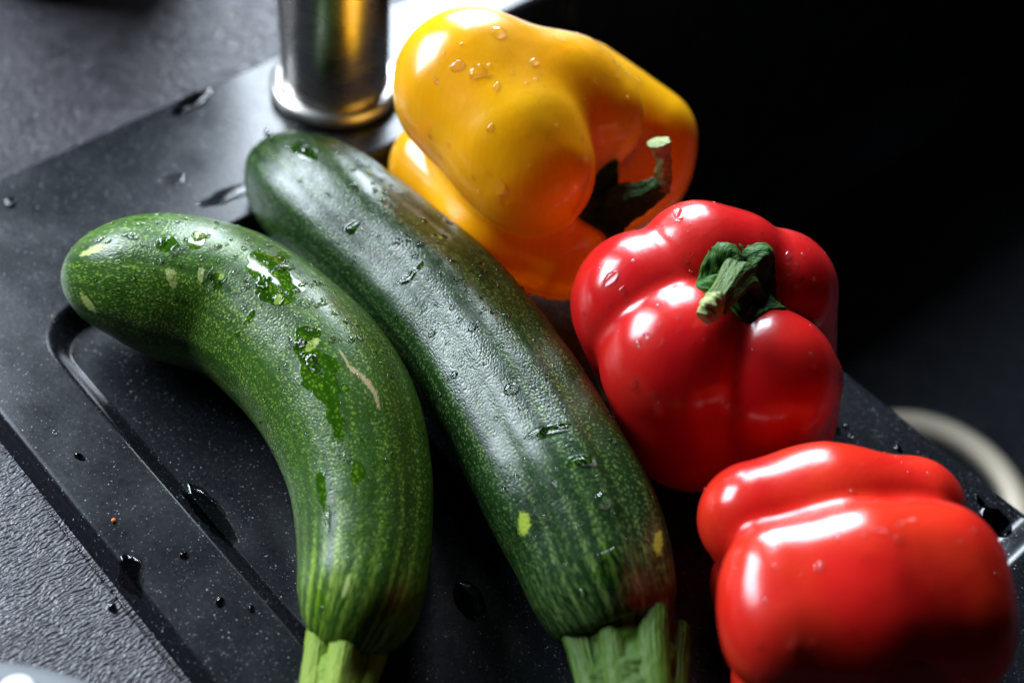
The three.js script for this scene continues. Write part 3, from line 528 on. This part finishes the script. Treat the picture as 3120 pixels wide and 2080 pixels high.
drop(onZ(Z1, 0.0539, 0.4282), 0.0016, 0.0032, 0.6, 0.00080, 0.35, 'water drop with a pale spot under it left of the big wet patch', null, 'water_drop', 2.5);
drop(onZ(Z1, 0.1666, 0.5613), 0.0036, 0.0012, 0.1, 0.00080, 0.3, 'long trickle of water on the lower half of the curved courgette', null, 'water_drop', 2.5);
drop(onZ(Z1, 0.1467, 0.2362), 0.0016, 0.0010, 0.2, 0.00080, 0.15, 'single bright water drop beside the lower wet streaks of the curved courgette', null, 'water_drop', 2.5);
drop(onZ(Z1, 0.0864, -0.5669), 0.0010, 0.0022, 0.5, 0.00070, 0.3, 'thin water drop at the right shoulder of the curved courgette', null, 'water_drop', 2.5);
drop(onZ(Z1, 0.0620, -0.1807), 0.0012, 0.0010, 0, 0.00060, 0.18, 'drop on the upper edge of the curved courgette above its big wet patch', null, 'water_drop', 2.2);
drop(onZ(Z1, 0.0622, 0.0186), 0.0009, 0.0012, 0, 0.00050, 0.18, 'small upright drop just left of the top edge drop on the curved courgette', null, 'water_drop', 2.2);
drop(onZ(Z1, 0.0856, 0.6016), 0.0006, 0.0016, 0.2, 0.00050, 0.18, 'fine V-shaped water line on the near flank of the curved courgette', null, 'water_drop', 2.2);
drop(onZ(Z1, 0.0778, 0.7419), 0.0012, 0.0005, 0.2, 0.00050, 0.18, 'short water line left of the V-shaped one on the curved courgette', null, 'water_drop', 2.2);
drop(onZ(Z1, 0.0911, -0.0733), 0.0010, 0.0012, 0, 0.00060, 0.18, 'drop right of the pale spot under the bend of the curved courgette', null, 'water_drop', 2.2);
drop(onZ(Z1, 0.0957, -0.2681), 0.0008, 0.0016, 0.3, 0.00060, 0.18, 'first of two slim drops at the browned shoulder of the curved courgette', null, 'water_drop', 2.2);
drop(onZ(Z1, 0.1002, -0.3351), 0.0009, 0.0015, 0.2, 0.00060, 0.18, 'second, farther right slim drop at the browned shoulder of the curved courgette', null, 'water_drop', 2.2);
drop(onZ(Z1, 0.1897, 0.4411), 0.0014, 0.0010, 0, 0.00060, 0.18, 'drop in the wet patch nearest the stalk of the curved courgette', null, 'water_drop', 2.2);
drop(onZ(Z1, 0.0223, 0.1146), 0.0012, 0.0018, 0.4, 0.00060, 0.18, 'drop beside the pale streak at the blossom end of the curved courgette', null, 'water_drop', 2.2);
drop(onP(YP, 142.1000, 70.8000), 0.0026, 0.0026, 0, 0.00110, 0.15, 'round water drop in the big highlight on top of the yellow pepper', null, 'water_drop', 2.2);
drop(onP(YP, 106.1000, 60.8000), 0.0026, 0.0028, 0.4, 0.00100, 0.3, 'blunt triangular water drop in the left highlight of the yellow pepper', null, 'water_drop', 2.2);
drop(onP(YP, 115.4000, 56.6000), 0.0020, 0.0028, 0.5, 0.00080, 0.4, 'jagged water drop left of the triangular one on the yellow pepper', null, 'water_drop', 2.2);
drop(onP(YP, 98.0000, 81.1000), 0.0015, 0.0016, 0, 0.00090, 0.15, 'water drop at the lower end of the big highlight of the yellow pepper', null, 'water_drop', 2.2);
drop(onP(YP, 89.4000, 62.6000), 0.0018, 0.0012, 0, 0.00080, 0.1, 'upright oval water drop right of the triangular one on the yellow pepper', null, 'water_drop', 2.2);
drop(onP(YP, 62.7000, 32.2000), 0.0030, 0.0016, 0, 0.00100, 0.1, 'trickling water drop low on the front of the yellow pepper', null, 'water_drop', 2.2);
drop(onP(YP, 75.3000, 49.7000), 0.0016, 0.0012, 0, 0.00060, 0.18, 'oval drop alone under the left highlight of the yellow pepper', null, 'water_drop', 2.2);
drop(onP(YP, 115.4000, 48.3000), 0.0011, 0.0010, 0, 0.00050, 0.18, 'drop nearest the left edge of the yellow pepper', null, 'water_drop', 2.2);
drop(onP(YP, 62.0000, 27.4000), 0.0012, 0.0009, 0, 0.00050, 0.18, 'drop directly below the trickle on the front of the yellow pepper', null, 'water_drop', 2.2);
drop(onP(YP, -79.4000, 54.4000), 0.0014, 0.0010, 0, 0.00060, 0.18, 'bright drop on the rear right lobe of the yellow pepper', null, 'water_drop', 2.2);
drop(onP(YP, -90.4000, 18.8000), 0.0012, 0.0010, 0, 0.00050, 0.18, 'second bright drop lower on the rear right lobe of the yellow pepper', null, 'water_drop', 2.2);
drop(onP(R1, -174.7000, 53.9000), 0.0015, 0.0030, 0.3, 0.00100, 0.3, 'wide water drop on the rear lobe of the upright red pepper', null, 'water_drop', 2.2);
drop(onP(R1, 131.0000, 38.9000), 0.0034, 0.0019, 0, 0.00130, 0.1, 'hanging water drop in the highlight of the left lobe of the upright red pepper', null, 'water_drop', 2.2);
drop(onP(R1, 73.5000, 18.1000), 0.0030, 0.0012, 0, 0.00090, 0.1, 'trickling water drop low on the front left lobe of the upright red pepper', null, 'water_drop', 2.2);
drop(onP(R1, 179.3000, 57.7000), 0.0016, 0.0012, 0, 0.00070, 0.1, 'little tail drop under the wide one on the rear lobe of the upright red pepper', null, 'water_drop', 2.2);
drop(onP(R1, 85.7000, 22.9000), 0.0022, 0.0010, 0, 0.00080, 0.15, 'thin water drop at the left edge of the front lobe of the upright red pepper', null, 'water_drop', 2.2);
drop(onP(R1, -81.9000, 55.4000), 0.0010, 0.0019, 0.1, 0.00070, 0.2, 'water drop at the top of the right lobe of the upright red pepper', null, 'water_drop', 2.2);
drop(onP(R1, 123.2000, 40.9000), 0.0014, 0.0013, 0, 0.00060, 0.18, 'drop right of the hanging one on the left lobe of the upright red pepper', null, 'water_drop', 2.2);
drop(onP(R1, 76.7000, 23.5000), 0.0012, 0.0009, 0, 0.00050, 0.18, 'small drop above the low trickle of the upright red pepper', null, 'water_drop', 2.2);
drop(onP(R1, 40.3000, 21.6000), 0.0013, 0.0006, 0, 0.00050, 0.18, 'slim drop in the middle of the front of the upright red pepper', null, 'water_drop', 2.2);
drop(onP(R1, 92.9000, 39.8000), 0.0009, 0.0013, 0, 0.00050, 0.18, 'upper drop in the crease between left and front lobes of the upright red pepper', null, 'water_drop', 2.2);
drop(onP(R1, 93.5000, 35.4000), 0.0010, 0.0014, 0, 0.00050, 0.18, 'lower drop in the crease between left and front lobes of the upright red pepper', null, 'water_drop', 2.2);
drop(onP(R1, 43.9000, 35.1000), 0.0012, 0.0005, 0, 0.00040, 0.18, 'streak of water in the front valley of the upright red pepper', null, 'water_drop', 2.2);
drop(onP(R3, 12.5000, 79.4000), 0.0009, 0.0009, 0, 0.00060, 0.18, 'right one of two drops on the crease of the lying red pepper', null, 'water_drop', 2.2);
drop(onP(R3, 42.4000, 78.2000), 0.0009, 0.0009, 0, 0.00060, 0.18, 'left one of two drops on the crease of the lying red pepper', null, 'water_drop', 2.2);
drop(onP(R3, 93.4000, 62.3000), 0.0009, 0.0009, 0, 0.00060, 0.18, 'single drop left on the crease of the lying red pepper', null, 'water_drop', 2.2);
drop(onP(R3, 48.7000, 71.2000), 0.0012, 0.0010, 0, 0.00070, 0.18, 'drop alone on the right part of the front lobe of the lying red pepper', null, 'water_drop', 2.2);
drop(onP(R3, 88.2000, 51.7000), 0.0016, 0.0010, 0.4, 0.00070, 0.18, 'slanted bright drop in the middle of the lying red pepper', null, 'water_drop', 2.2);
drop(onP(R3, 78.8000, 33.0000), 0.0016, 0.0012, 0, 0.00060, 0.18, 'drop lowest on the lying red pepper near the photo bottom', null, 'water_drop', 2.2);
drop(onPlane(-0.0429, 0.1443), 0.0022, 0.0011, -0.3, 0.00100, 0.1, 'slim water drop alone on the sink ledge, left of the groove', null, 'water_drop', 2.5, M.puddle);
drop(onPlane(0.0077, 0.1391), 0.0015, 0.0013, 0, 0.00100, 0.1, 'round water drop on the ledge beside the ragged puddle', null, 'water_drop', 2.5, M.puddle);
drop(onPlane(0.0275, 0.1397), 0.0019, 0.0014, 0.6, 0.00110, 0.1, 'larger water drop on the ledge near the courgette stalk', null, 'water_drop', 2.5, M.puddle);
drop(onPlane(0.0349, 0.1340), 0.0015, 0.0010, 0.5, 0.00090, 0.15, 'small water drop nearest the curved courgette stalk on the ledge', null, 'water_drop', 2.5, M.puddle);
drop(onPlane(0.0020, 0.1540), 0.0075, 0.0036, 0.1, 0.00068, 0.33, 'ragged puddle on the ledge at the edge of the rim', null, 'water_puddle', 4, M.puddle);
drop(onPlane(-0.0056, 0.1228), 0.0140, 0.0042, 0.03, 0.00052, 0.31, 'long puddle lying along the groove of the draining tray', null, 'water_puddle', 4, M.puddle);
drop(onPlane(-0.1660, 0.0233), 0.0120, 0.0046, 1.35, 0.00075, 0.31, 'dark blurred puddle at the rear edge of the sink', null, 'water_puddle', 4, M.puddle);
drop(onPlane(-0.1327, 0.0522), 0.0040, 0.0050, 0.2, 0.00022, 0.18, 'faint flat water spot on the ledge behind the curved courgette', null, 'water_puddle', 4, M.puddle);
drop(onPlane(-0.1135, 0.0399), 0.0034, 0.0130, 0.1, 0.00060, 0.35, 'puddle along the rear edge of the tray between the two courgettes', null, 'water_puddle', 4, M.puddle);
drop(onPlane(-0.1331, 0.0092), 0.0026, 0.0016, 0.6, 0.00060, 0.2, 'small water drop on the ledge in front of the tap', null, 'water_drop', 2.5, M.puddle);
drop(onPlane(-0.1569, 0.1050), 0.0032, 0.0022, 0.6, 0.00080, 0.2, 'water drop at the left edge of the photo on the ledge', null, 'water_drop', 2.5, M.puddle);
drop(onPlane(0.0693, 0.0791), 0.0070, 0.0044, 0.35, 0.00075, 0.18, 'oval puddle in the shade between the two courgettes', null, 'water_puddle', 4, M.puddle);
drop(onPlane(0.0977, -0.0613), 0.0019, 0.0016, 0, 0.00110, 0.1, 'water drop beside the upright red pepper near the bowl', null, 'water_drop', 2.5, M.puddle);
drop(onPlane(0.0994, -0.0653), 0.0011, 0.0010, 0, 0.00070, 0.1, 'tiny bead right of the drop beside the upright red pepper', null, 'water_drop', 2.5, M.puddle);
drop(onPlane(0.1560, -0.0738), 0.0065, 0.0050, 0.5, 0.00090, 0.13, 'dark puddle at the bowl edge beside the lying red pepper', null, 'water_puddle', 4, M.puddle);
drop(onPlane(0.1481, -0.0764), 0.0034, 0.0012, 0.4, 0.00070, 0.3, 'thin water drop above the dark puddle at the bowl edge', null, 'water_drop', 2.5, M.puddle);
drop(onPlane(0.0058, 0.1632, 0.0012), 0.0018, 0.0013, 0.3, 0.00080, 0.25, 'water drop on the slate-look counter outside the rim', null, 'water_drop', 2.5, M.puddle);
drop(onPlane(0.1171, -0.0720), 0.0022, 0.0014, 0.4, 0.00060, 0.25, 'water drop on the tray above the lying red pepper', null, 'water_drop', 2.5, M.puddle);
const spotsOn = (list, f) => list.map(([p, q, a, b, r, h]) => [f(p, q), a, b, h]);
{ const set = spotsOn([[0.191, 0.0924, 0.001, 0.0009, 0, 0.0006], [0.1906, 0.7904, 0.001, 0.0009, 0, 0.0006], [0.1658, -0.1615, 0.0008, 0.0008, 0, 0.0005], [0.1352, -0.014, 0.0009, 0.0007, 0, 0.0005], [0.0907, 0.3517, 0.0008, 0.0007, 0, 0.0005], [0.1993, 0.7434, 0.0008, 0.0007, 0, 0.0005], [0.2051, 0.7116, 0.0009, 0.001, 0, 0.0005], [0.2202, 0.7142, 0.0009, 0.0008, 0, 0.0005], [0.1496, 0.1265, 0.0007, 0.0006, 0, 0.0004], [0.1271, 0.1287, 0.0009, 0.0006, 0, 0.0004], [0.2129, -0.1634, 0.0008, 0.0007, 0, 0.0004], [0.1755, -0.922, 0.0008, 0.0006, 0, 0.0004], [0.0637, 0.0989, 0.0009, 0.0007, 0, 0.0004], [0.1073, 0.0894, 0.0008, 0.001, 0.3, 0.0004], [0.0998, -0.4975, 0.001, 0.0006, 0, 0.0004], [0.1531, -0.3434, 0.0006, 0.0006, 0, 0.0004], [0.2016, -0.0759, 0.0007, 0.0006, 0, 0.0004], [0.2201, -0.1793, 0.0007, 0.0008, 0, 0.0004], [0.1987, 0.4097, 0.0006, 0.0006, 0, 0.0004], [0.1766, 0.3225, 0.0006, 0.0005, 0, 0.0003]], (p, q) => onZ(Z2, p, q)); beads('fine water beads on the straight dark courgette', 380, (k) => set[k] ?? (k % 5 === 0 ? [onZ(Z2, (0.12 + 0.45 * rnd()) * Z2.sp.L, (rnd() + rnd() - 1) * 0.8), 0.0005 + 0.0009 * rnd(), 0.0006 + 0.0011 * rnd(), 0.00065] : [onZ(Z2, (0.04 + 0.88 * rnd()) * Z2.sp.L, (rnd() + rnd() + rnd() - 1.5) * 1.7)]), 0.00022, 0.00085); }
{ const set = spotsOn([[0.0321, 0.2084, 0.0008, 0.0007, 0, 0.0005], [0.0285, 0.4964, 0.001, 0.0006, 0, 0.0004], [0.0448, 0.145, 0.0007, 0.0009, 0, 0.0005], [0.0568, 0.1945, 0.0009, 0.0007, 0, 0.0005], [0.056, -0.1165, 0.001, 0.0007, 0, 0.0005], [0.0978, -0.6363, 0.0007, 0.0007, 0, 0.0004], [0.0965, 0.2741, 0.0008, 0.0006, 0, 0.0004], [0.1096, -0.1493, 0.0006, 0.0008, 0, 0.0004], [0.1074, 0.7078, 0.0008, 0.0006, 0, 0.0004], [0.1339, 0.7441, 0.0006, 0.0008, 0, 0.0004], [0.1502, 0.5741, 0.0008, 0.0007, 0, 0.0005], [0.1421, 0.0029, 0.0007, 0.0007, 0, 0.0004], [0.1546, -0.0723, 0.0006, 0.0009, 0, 0.0004], [0.179, 0.1992, 0.0009, 0.0007, 0, 0.0005], [0.1852, 0.4074, 0.0007, 0.0006, 0, 0.0004], [0.1106, -0.6618, 0.0007, 0.0008, 0, 0.0004], [0.0512, 0.5198, 0.0008, 0.0007, 0, 0.0005], [0.0842, 0.3089, 0.0008, 0.0008, 0, 0.0005], [0.1219, -0.1541, 0.0006, 0.0006, 0, 0.0004], [0.1172, 0.5448, 0.0007, 0.0007, 0, 0.0004], [0.0446, 0.409, 0.0008, 0.0007, 0, 0.0004], [0.0376, 0.5479, 0.0007, 0.0006, 0, 0.0004], [0.1571, 0.4299, 0.0007, 0.0006, 0, 0.0004]], (p, q) => onZ(Z1, p, q)); beads('fine water beads on the curved courgette', 420, (k) => set[k] ?? (k % 5 === 0 ? [onZ(Z1, (0.12 + 0.45 * rnd()) * Z1.sp.L, (rnd() + rnd() - 1) * 0.8), 0.0005 + 0.0009 * rnd(), 0.0006 + 0.0011 * rnd(), 0.00065] : [onZ(Z1, (0.04 + 0.88 * rnd()) * Z1.sp.L, (rnd() + rnd() + rnd() - 1.5) * 1.7)]), 0.00022, 0.00085); }
{ const set = spotsOn([[105.7, 33, 0.001, 0.0009, 0, 0.0005], [99, 63, 0.001, 0.0008, 0, 0.0005], [71.5, 27.3, 0.0007, 0.0007, 0, 0.0004], [127.2, 60.2, 0.0008, 0.0008, 0, 0.0004], [124.9, 54.6, 0.0007, 0.0007, 0, 0.0004], [97.3, 29, 0.0008, 0.0009, 0, 0.0005], [44.9, 31.4, 0.0006, 0.0006, 0, 0.0003], [26.9, 1.4, 0.0006, 0.0005, 0, 0.0003], [72.9, 70.5, 0.0007, 0.0006, 0, 0.0004], [42.2, -3, 0.001, 0.0008, 0, 0.0004], [106.4, 65.5, 0.0009, 0.0008, 0, 0.0004], [57.1, 25.3, 0.0005, 0.0005, 0, 0.0003]], (p, q) => onP(YP, p, q)); beads('fine water beads on the yellow pepper', 210, (k) => set[k] ?? [onP(YP, rnd() * 360, 90 - 75 * Math.sqrt(rnd()))], 0.00018, 0.0007); }
{ const set = spotsOn([[137.9, 47.8, 0.0009, 0.0008, 0, 0.0005], [118.2, 40.5, 0.0007, 0.0006, 0, 0.0004], [164.3, 58, 0.0007, 0.0007, 0, 0.0004], [172.1, 51.6, 0.0006, 0.0006, 0, 0.0004], [173.8, 63.9, 0.0006, 0.0006, 0, 0.0004], [154.1, 48.3, 0.0006, 0.0006, 0, 0.0004], [-77.9, 49, 0.0008, 0.001, 0, 0.0005], [-61.6, 45.5, 0.0009, 0.0007, 0, 0.0005], [65.2, 49.6, 0.0006, 0.0006, 0, 0.0003], [55.3, 44.6, 0.0006, 0.0006, 0, 0.0003], [120.9, 33.8, 0.0006, 0.0006, 0, 0.0004], [130.8, 35.4, 0.0006, 0.0006, 0, 0.0004], [103.6, 50, 0.0006, 0.0005, 0, 0.0003], [80.5, 48.2, 0.0005, 0.0005, 0, 0.0003], [14, 12.1, 0.0006, 0.0006, 0, 0.0003], [107.5, 31.5, 0.0006, 0.0005, 0, 0.0003], [-45.5, 32.4, 0.0006, 0.0006, 0, 0.0003]], (p, q) => onP(R1, p, q)); beads('fine water beads on the upright red pepper', 310, (k) => set[k] ?? [onP(R1, rnd() * 360, 90 - 75 * Math.sqrt(rnd()))], 0.00018, 0.0007); }
{ const set = spotsOn([[179.5, 71.5, 0.0009, 0.0009, 0, 0.0005], [80.4, 68.4, 0.0008, 0.0008, 0, 0.0005], [74.3, 71.8, 0.0008, 0.0008, 0, 0.0005], [65.7, 72.7, 0.0008, 0.0008, 0, 0.0005], [100, 43.5, 0.0008, 0.0007, 0, 0.0005], [111, 41.3, 0.0007, 0.0006, 0, 0.0004], [92.5, 36.9, 0.0008, 0.0008, 0, 0.0004], [108.2, 33.9, 0.0008, 0.0007, 0, 0.0004], [21.3, 61.6, 0.0007, 0.0007, 0, 0.0004]], (p, q) => onP(R3, p, q)); beads('fine water beads on the lying red pepper', 140, (k) => set[k] ?? [onP(R3, rnd() * 360, 90 - 75 * Math.sqrt(rnd()))], 0.00018, 0.0007); }
beads('fine scattered water beads on the black sink', 70, () => { const x = -0.16 + 0.28 * rnd(), z = -0.07 + 0.22 * rnd(); return [onPlane(x, z)]; }, 0.0003, 0.001);

renderer.render(scene, camera);
